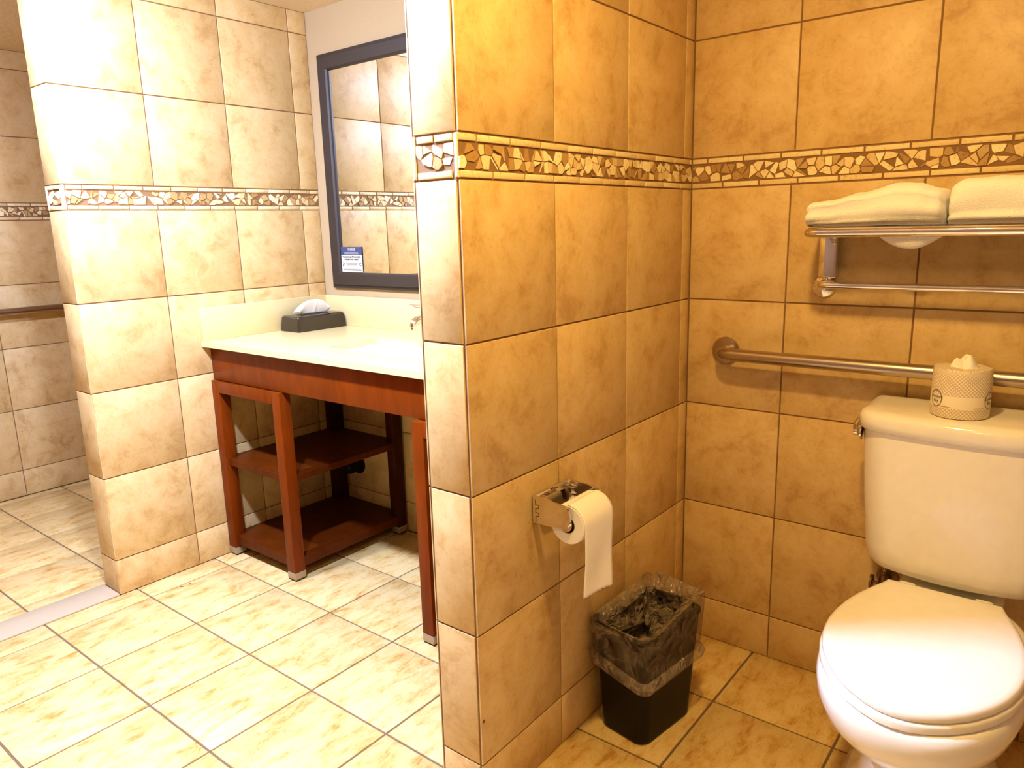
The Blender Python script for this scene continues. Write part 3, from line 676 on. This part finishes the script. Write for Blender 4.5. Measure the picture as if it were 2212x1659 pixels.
# ------------------------------------------------------------------ toilet
TX = 0.730
toi = thing('toilet', 'off-white two-piece toilet with closed lid beside the wastebasket', 'toilet', (TX, -0.4, 0))
HW = [(-0.240, 0.110), (-0.255, 0.1165), (-0.30, 0.135), (-0.35, 0.1525), (-0.40, 0.1645), (-0.45, 0.1715), (-0.50, 0.1735), (-0.55, 0.168), (-0.60, 0.154), (-0.64, 0.135), (-0.68, 0.108), (-0.71, 0.077), (-0.73, 0.046), (-0.7395, 0.022), (-0.742, 0.0)]
def hwf(y):
    for (a, p), (b, q) in zip(HW, HW[1:]):
        if b <= y <= a: t = (a - y) / (a - b); return p + (q - p) * t
    return 0.0
def outline(grow=0.0, z=0.0, sx=1.0, sy=1.0, yc=-0.49, dy=0.0):
    ys = [-0.240 - 0.502 * (1 - math.cos(i * PI / 60)) / 2 if i > 12 else None for i in range(61)]
    ys = [-0.240 - 0.502 * math.sin(PI / 2 * i / 30) for i in range(31)]
    Lp = [(-hwf(y), y) for y in ys]; Rp = [(hwf(y), y) for y in reversed(ys[:-1])]
    pts = Lp + Rp; out = []; n = len(pts)
    for i, (x, y) in enumerate(pts):
        a, b = pts[i - 1], pts[(i + 1) % n]; tx, ty = b[0] - a[0], b[1] - a[1]; L = math.hypot(tx, ty) or 1
        nx, ny = ty / L, -tx / L
        if nx * x + ny * (y + 0.49) < 0: nx, ny = -nx, -ny
        px, py = x + nx * grow, y + ny * grow
        out.append((TX + px * sx, yc + (py - yc) * sy + dy, z))
    return out
# lid: slightly domed
mb = MB(); zl = 0.437
mb.loft([outline(-0.006, zl), outline(-0.001, zl + 0.001), outline(0.0, zl + 0.006), outline(-0.002, zl + 0.0125), outline(-0.006, zl + 0.016), outline(-0.014, zl + 0.0178), outline(0, zl + 0.0195, 0.72, 0.74), outline(0, zl + 0.0205, 0.4, 0.42)])
ld = mb.build('lid', M['seat'], toi, angle=50)
mb = MB(); mb.loft([outline(0.000, 0.417, 1, 1), outline(0.003, 0.419), outline(0.0035, 0.430), outline(0.001, 0.4345), outline(-0.004, 0.4355)]); mb.build('seat', M['seat'], toi, angle=50)
for s in (-1, 1):
    mb = MB(); mb.box(TX + s * 0.075 - 0.018, TX + s * 0.075 + 0.018, -0.244, -0.212, 0.4105, 0.444, 0.006, seg=3); mb.build('hinge', M['seat'], toi)
# bowl: rim, belly, pedestal down to the floor
def egg(hx, yb, yf, z, sq=2.3, n=60, back=2.6):
    yc = (yb + yf) / 2 + 0.02; out = []
    for k in range(n):
        a = 2 * PI * k / n; c, s = math.cos(a), math.sin(a); e = 2 / (back if s > 0 else sq)
        out.append((TX + hx * math.copysign(abs(c) ** e, c), yc + ((yb - yc) if s > 0 else (yc - yf)) * math.copysign(abs(s) ** e, s), z))
    return out
mb = MB()
mb.loft([egg(0.150, -0.06, -0.60, 0.0005), egg(0.152, -0.06, -0.605, 0.02), egg(0.138, -0.065, -0.585, 0.045), egg(0.118, -0.07, -0.565, 0.10), egg(0.108, -0.08, -0.560, 0.17), egg(0.112, -0.09, -0.580, 0.215),
         egg(0.130, -0.10, -0.625, 0.255), egg(0.155, -0.11, -0.685, 0.295), egg(0.173, -0.12, -0.726, 0.335), egg(0.181, -0.13, -0.746, 0.370), egg(0.182, -0.14, -0.750, 0.395), egg(0.178, -0.15, -0.746, 0.410), egg(0.170, -0.16, -0.738, 0.4155)])
mb.build('bowl', M['porcelain'], toi, angle=60)
mb = MB(); mb.loft([rrect(TX, -0.155, 0.105, 0.095, 0.03, z) for z in (0.30, 0.408)] + [rrect(TX, -0.155, 0.102, 0.092, 0.028, 0.4125), rrect(TX, -0.155, 0.085, 0.075, 0.028, 0.4145)]); mb.build('deck', M['porcelain'], toi, angle=60)
# tank: bowed front, rounded corners
def tank_ring(z, hw, yf, grow=0.0, yb=-0.014, bow=0.030, r=0.05):
    hw += grow; yf -= grow; yb = yb; pts = []; N = 14
    pts.append((TX - hw, yb)); 
    for i in range(7): pts.append((TX - hw, yb + (yf + r - yb) * (i + 1) / 8))
    for i in range(N + 1):
        a = PI + (PI / 2) * i / N; pts.append((TX - hw + r + r * math.cos(a), yf + r + r * math.sin(a)))
    for i in range(1, 20): pts.append((TX - hw + r + (2 * hw - 2 * r) * i / 20, yf))
    for i in range(N + 1):
        a = 1.5 * PI + (PI / 2) * i / N; pts.append((TX + hw - r + r * math.cos(a), yf + r + r * math.sin(a)))
    for i in range(7): pts.append((TX + hw, yf + r + (yb - yf - r) * (i + 1) / 8))
    pts.append((TX + hw, yb))
    return [(x, y - (bow * (1 - ((x - TX) / hw) ** 2) if y < yf + r else 0), z) for x, y in pts]
mb = MB(); mb.loft([tank_ring(0.437, 0.125, -0.135, r=0.04), tank_ring(0.442, 0.155, -0.160, r=0.045), tank_ring(0.452, 0.172, -0.176), tank_ring(0.47, 0.181, -0.184), tank_ring(0.50, 0.186, -0.187), tank_ring(0.62, 0.196, -0.192), tank_ring(0.784, 0.206, -0.197)]); mb.build('tank', M['porcelain'], toi, angle=60)
mb = MB(); mb.loft([tank_ring(0.7845, 0.210, -0.201, 0.0), tank_ring(0.788, 0.210, -0.203, 0.003), tank_ring(0.815, 0.211, -0.204, 0.0035), tank_ring(0.824, 0.209, -0.202, 0.001), tank_ring(0.8285, 0.205, -0.198, -0.004), tank_ring(0.830, 0.198, -0.19, -0.012, -0.02)]); mb.build('tank_lid', M['porcelain'], toi, angle=60)
mb = MB(); ly, lz, lx = -0.165, 0.7665, TX - 0.2055
mb.lathe([(0.017, 0), (0.017, 0.003), (0.012, 0.006), (0.009, 0.010), (0.009, 0.018), (0.006, 0.020), (0, 0.020)], (lx, ly, lz), (-1, 0, 0), 24)
mb.tube([(lx - 0.014, ly, lz), (lx - 0.019, ly + 0.012, lz + 0.006), (lx - 0.022, ly + 0.04, lz + 0.012), (lx - 0.022, ly + 0.058, lz + 0.014)], [0.006, 0.006, 0.007, 0.0075], 14); fl = mb.build('flush_lever', M['chrome'], toi); fl['label'] = 'chrome flush lever'

# water supply valve on the wall behind the toilet
vv = thing('supply_valve', 'small metal water supply valve on the wall behind the toilet lid', 'valve', (0.575, 0, 0.33))
mb = MB(); mb.lathe([(0.026, 0.0004), (0.026, 0.004), (0.010, 0.006), (0.010, 0.05), (0, 0.05)], (0.575, 0, 0.345), (0, -1, 0), 24); mb.lathe([(0.011, -0.018), (0.011, 0.026), (0.007, 0.028), (0.007, 0.034), (0, 0.034)], (0.575, -0.05, 0.345), (0, 0, 1), 20); mb.build('valve_body', M['valve'], vv)
mb = MB(); mb.lathe([(0.004, 0), (0.004, 0.016), (0.018, 0.016), (0.018, 0.022), (0, 0.022)], (0.566, -0.05, 0.345), (-1, 0, 0), 20); mb.build('valve_handle', M['valve'], vv)
mb = MB(); mb.tube([(0.575, -0.05, 0.376), (0.576, -0.052, 0.40), (0.585, -0.06, 0.42), (0.60, -0.07, 0.437)], 0.0055, 14); mb.build('supply_hose', M['steel'], vv)

# ------------------------------------------------------------------ spare wrapped roll on the tank
SXr, SYr, SZr, SRr, SHr = 0.712, -0.139, 0.8303, 0.0575, 0.108
spr = thing('spare_paper_roll', 'paper-wrapped spare toilet paper roll standing on the tank lid', 'toilet paper', (SXr, SYr, SZr))
prof = [(0.80, 0.0), (0.97, 0.0015), (1.0, 0.006), (1.0, 0.050), (0.995, 0.095), (0.975, 0.1035), (0.93, 0.1075), (0.7, 0.1085), (0.45, 0.107), (0.30, 0.106)]
N = 72; rings = []
for r_, h_ in prof:
    ring = []
    for k in range(N):
        a = 2 * PI * k / N; w = 1 + 0.012 * noise.noise(Vector((math.cos(a) * 2.2, math.sin(a) * 2.2, h_ * 20))) - 0.02 * math.exp(-((a - 4.02) / 0.06) ** 2) * (h_ > 0.004)
        ring.append((SXr + SRr * r_ * w * math.cos(a), SYr + SRr * r_ * w * math.sin(a), SZr + h_ + (0.002 * noise.noise(Vector((a * 3, r_ * 8, 1))) if h_ > 0.1 else 0)))
    rings.append(ring)
mb = MB(); mb.loft(rings); wr = mb.build('wrapper', M['wrapper'], spr, angle=50)
uvl = wr.data.uv_layers.new(name='UVMap')
for p in wr.data.polygons:
    us = []
    for li in p.loop_indices:
        c = wr.data.vertices[wr.data.loops[li].vertex_index].co; a = math.atan2(c.y - SYr, c.x - SXr); a += 2 * PI if a < 0 else 0; us.append(a)
    big = max(us) - min(us) > PI
    for li, a in zip(p.loop_indices, us):
        c = wr.data.vertices[wr.data.loops[li].vertex_index].co
        if big and a < PI: a += 2 * PI
        rad = math.hypot(c.x - SXr, c.y - SYr); h_ = c.z - SZr
        if len(p.vertices) > 4 or h_ > 0.1034: uvl.data[li].uv = (c.x, c.y + 5)
        else: uvl.data[li].uv = (a * SRr, h_)
mb = MB()      # twisted paper tuck on the top
tuck = []
for i in range(16):
    t = i / 15; row = []
    for j in range(16):
        q = j / 15; px = (q - 0.5) * 2; py = (t - 0.5) * 2; rad = min(1, math.hypot(px, py))
        fold = 0.55 * abs(math.sin(px * 3.1 + py * 1.7 + 0.6)) + 0.35 * abs(math.sin(py * 4.3 - px * 2.2)) + 0.35
        row.append((SXr + 0.004 + 0.029 * px * (1 - 0.25 * abs(py)) + 0.003 * math.sin(t * 9), SYr + 0.027 * py * (1 - 0.2 * abs(px)) + 0.004 * math.sin(q * 8), SZr + 0.105 + 0.030 * (1 - rad ** 2.2) * fold * (0.75 + 0.35 * q) + 0.0015 * math.sin(q * 17 + t * 11)))
    tuck.append(row)
mb.loft(tuck, closed=False); tk = mb.build('tucked_end', M['paper'], spr, angle=60, recalc=False); tk['label'] = 'crumpled paper tuck'
mo = tk.modifiers.new('s', 'SOLIDIFY'); mo.thickness = 0.0008
def wrap(mb, vs, fs, ang, z):
    rr = SRr + 0.0009
    mb.add([(SXr + rr * math.cos(ang + v[0] / SRr), SYr + rr * math.sin(ang + v[0] / SRr), z + v[1]) for v in vs], fs)
def sub(vs, fs):
    bm = bmesh.new(); vv_ = [bm.verts.new(v) for v in vs]
    for f_ in fs:
        try: bm.faces.new([vv_[i] for i in f_])
        except ValueError: pass
    bmesh.ops.triangulate(bm, faces=bm.faces); bm.verts.index_update()
    r_ = [v.co[:] for v in bm.verts], [tuple(v.index for v in f_.verts) for f_ in bm.faces]; bm.free(); return r_
for ang in (math.radians(226), math.radians(-17)):
    mb = MB()
    oval = [(0.0152 * math.cos(2 * PI * k / 40), 0.0185 * math.sin(2 * PI * k / 40)) for k in range(40)]; ov2 = [(a * 0.91, b * 0.93) for a, b in oval]
    wrap(mb, [(a, b, 0) for a, b in oval + ov2], [(k, (k + 1) % 40, 40 + (k + 1) % 40, 40 + k) for k in range(40)], ang, SZr + 0.042)
    for s, dz in (('Comfort', 0.0035), ('Bay', -0.0055)):
        vs, fs = sub(*txt(s, 0.0095, bold=0.0001)); wrap(mb, vs, fs, ang, SZr + 0.042 + dz)
    o = mb.build('printed_badge', M['ink'], spr, recalc=False); o['label'] = 'oval printed badge reading Comfort Bay'
    ms = [(0.0142 * 0 + x, z, 0) for x in (-0.0145, 0.0145) for z in (0.0,)]
for ang in (math.radians(247), math.radians(-44)):      # two lines of tiny print
    mb = MB()
    for k in range(9):
        a = (k - 4) * 0.0027; wrap(mb, [(a - 0.001, -0.0006, 0), (a + 0.001, -0.0006, 0), (a + 0.001, 0.0006, 0), (a - 0.001, 0.0006, 0)], [(0, 1, 2, 3)], ang, SZr + 0.0265)
    o = mb.build('fine_print', M['card_core'], spr, recalc=False); o['label'] = 'line of tiny brown print'

# ------------------------------------------------------------------ specks on the floor
for (x, y, a, s, lab) in ((-1.60, -0.797, 0.7, 0.0075, 'larger dark brown speck on the floor tile before the vanity'), (-1.597, -0.765, 0.2, 0.005, 'smaller dark brown speck on the floor tile before the vanity')):
    mb = MB(); mb.loft([[(x + s * k * math.cos(a) * math.cos(q) - s * 0.4 * k * math.sin(a) * math.sin(q), y + s * k * math.sin(a) * math.cos(q) + s * 0.4 * k * math.cos(a) * math.sin(q), z) for q in [2 * PI * i / 10 for i in range(10)]] for k, z in ((1, 0.0002), (0.9, 0.0012), (0.4, 0.002))])
    tag(mb.build('debris_speck', M['dirt']), lab, 'speck', 'specks on the floor')

# ------------------------------------------------------------------ lamps (above the picture)
def dome_light(x, y, r, label, m, drop=0.85):
    t = thing('ceiling_light', label, 'ceiling light', (x, y, CEIL), 'ceiling lights above the picture')
    mb = MB(); mb.lathe([(r + 0.03, 0.0005), (r + 0.03, 0.012), (r + 0.012, 0.020), (0, 0.020)], (x, y, CEIL), (0, 0, -1), 40); mb.build('housing', M['white_card'], t)
    mb = MB(); mb.lathe([(r * math.cos(q), 0.0205 + r * drop * math.sin(q)) for q in [PI / 2 * i / 12 for i in range(13)]], (x, y, CEIL), (0, 0, -1), 40); mb.build('glass_dome', m, t)
dome_light(-0.50, -1.30, 0.055, 'round white ceiling light before the vanity, near the partition, outside the photo', glow('white_dome_glass', (1.0, 1.13, 1.66), 1850.0), 0.5)
dome_light(-1.40, -1.27, 0.055, 'round white ceiling light before the vanity, near the shower, outside the photo', glow('white_dome_glass', (1.0, 1.13, 1.66), 1330.0), 0.5)
dome_light(0.54, -1.10, 0.050, 'small round warm ceiling light over the toilet, outside the photo', glow('warm_dome_glass', (1.0, 0.63, 0.19), 980.0), 0.30)
dome_light(0.78, -2.35, 0.090, 'larger round warm fill light added behind the camera, outside the photo', glow('warm_fill_glass', (1.0, 0.72, 0.33), 62.0))  # added fill lamp, brightens the partition end and toilet front
dome_light(-2.75, -1.0, 0.070, 'round ceiling light in the shower, outside the photo', glow('shower_glass', (1.0, 0.84, 0.98), 26.0), 0.5)

# ------------------------------------------------------------------ world, camera, view
w = bpy.data.worlds.new('World'); SC.world = w; w.use_nodes = True
w.node_tree.nodes['Background'].inputs[0].default_value = (0.02, 0.015, 0.01, 1)
cam = bpy.data.cameras.new('Camera'); co = bpy.data.objects.new('Camera', cam); COL.objects.link(co); SC.camera = co
yaw, pit, rol = 0.672472, -0.210527, -0.026217
fwd = Vector((-math.sin(yaw) * math.cos(pit), math.cos(yaw) * math.cos(pit), math.sin(pit)))
rt = Vector((math.cos(yaw), math.sin(yaw), 0)); up = rt.cross(fwd)
r2 = rt * math.cos(rol) + up * math.sin(rol); u2 = -rt * math.sin(rol) + up * math.cos(rol)
co.matrix_world = Matrix(((r2.x, u2.x, -fwd.x, 0.9270), (r2.y, u2.y, -fwd.y, -1.9928), (r2.z, u2.z, -fwd.z, 1.2644), (0, 0, 0, 1)))
cam.sensor_fit = 'HORIZONTAL'; cam.sensor_width = 36.0; cam.lens = 36.0 * 1599.62 / 2212; cam.clip_start = 0.02
vs_ = SC.view_settings; vs_.view_transform = 'Standard'; vs_.look = 'None'; vs_.exposure = 0.0; vs_.gamma = 1.0; vs_.use_curve_mapping = False
SC.cycles.use_denoising = True; SC.cycles.caustics_reflective = False; SC.cycles.caustics_refractive = False
SC.cycles.max_bounces = 12; SC.cycles.diffuse_bounces = 6; SC.cycles.glossy_bounces = 6; SC.cycles.transparent_max_bounces = 16
SC.cycles.sample_clamp_indirect = 6.0
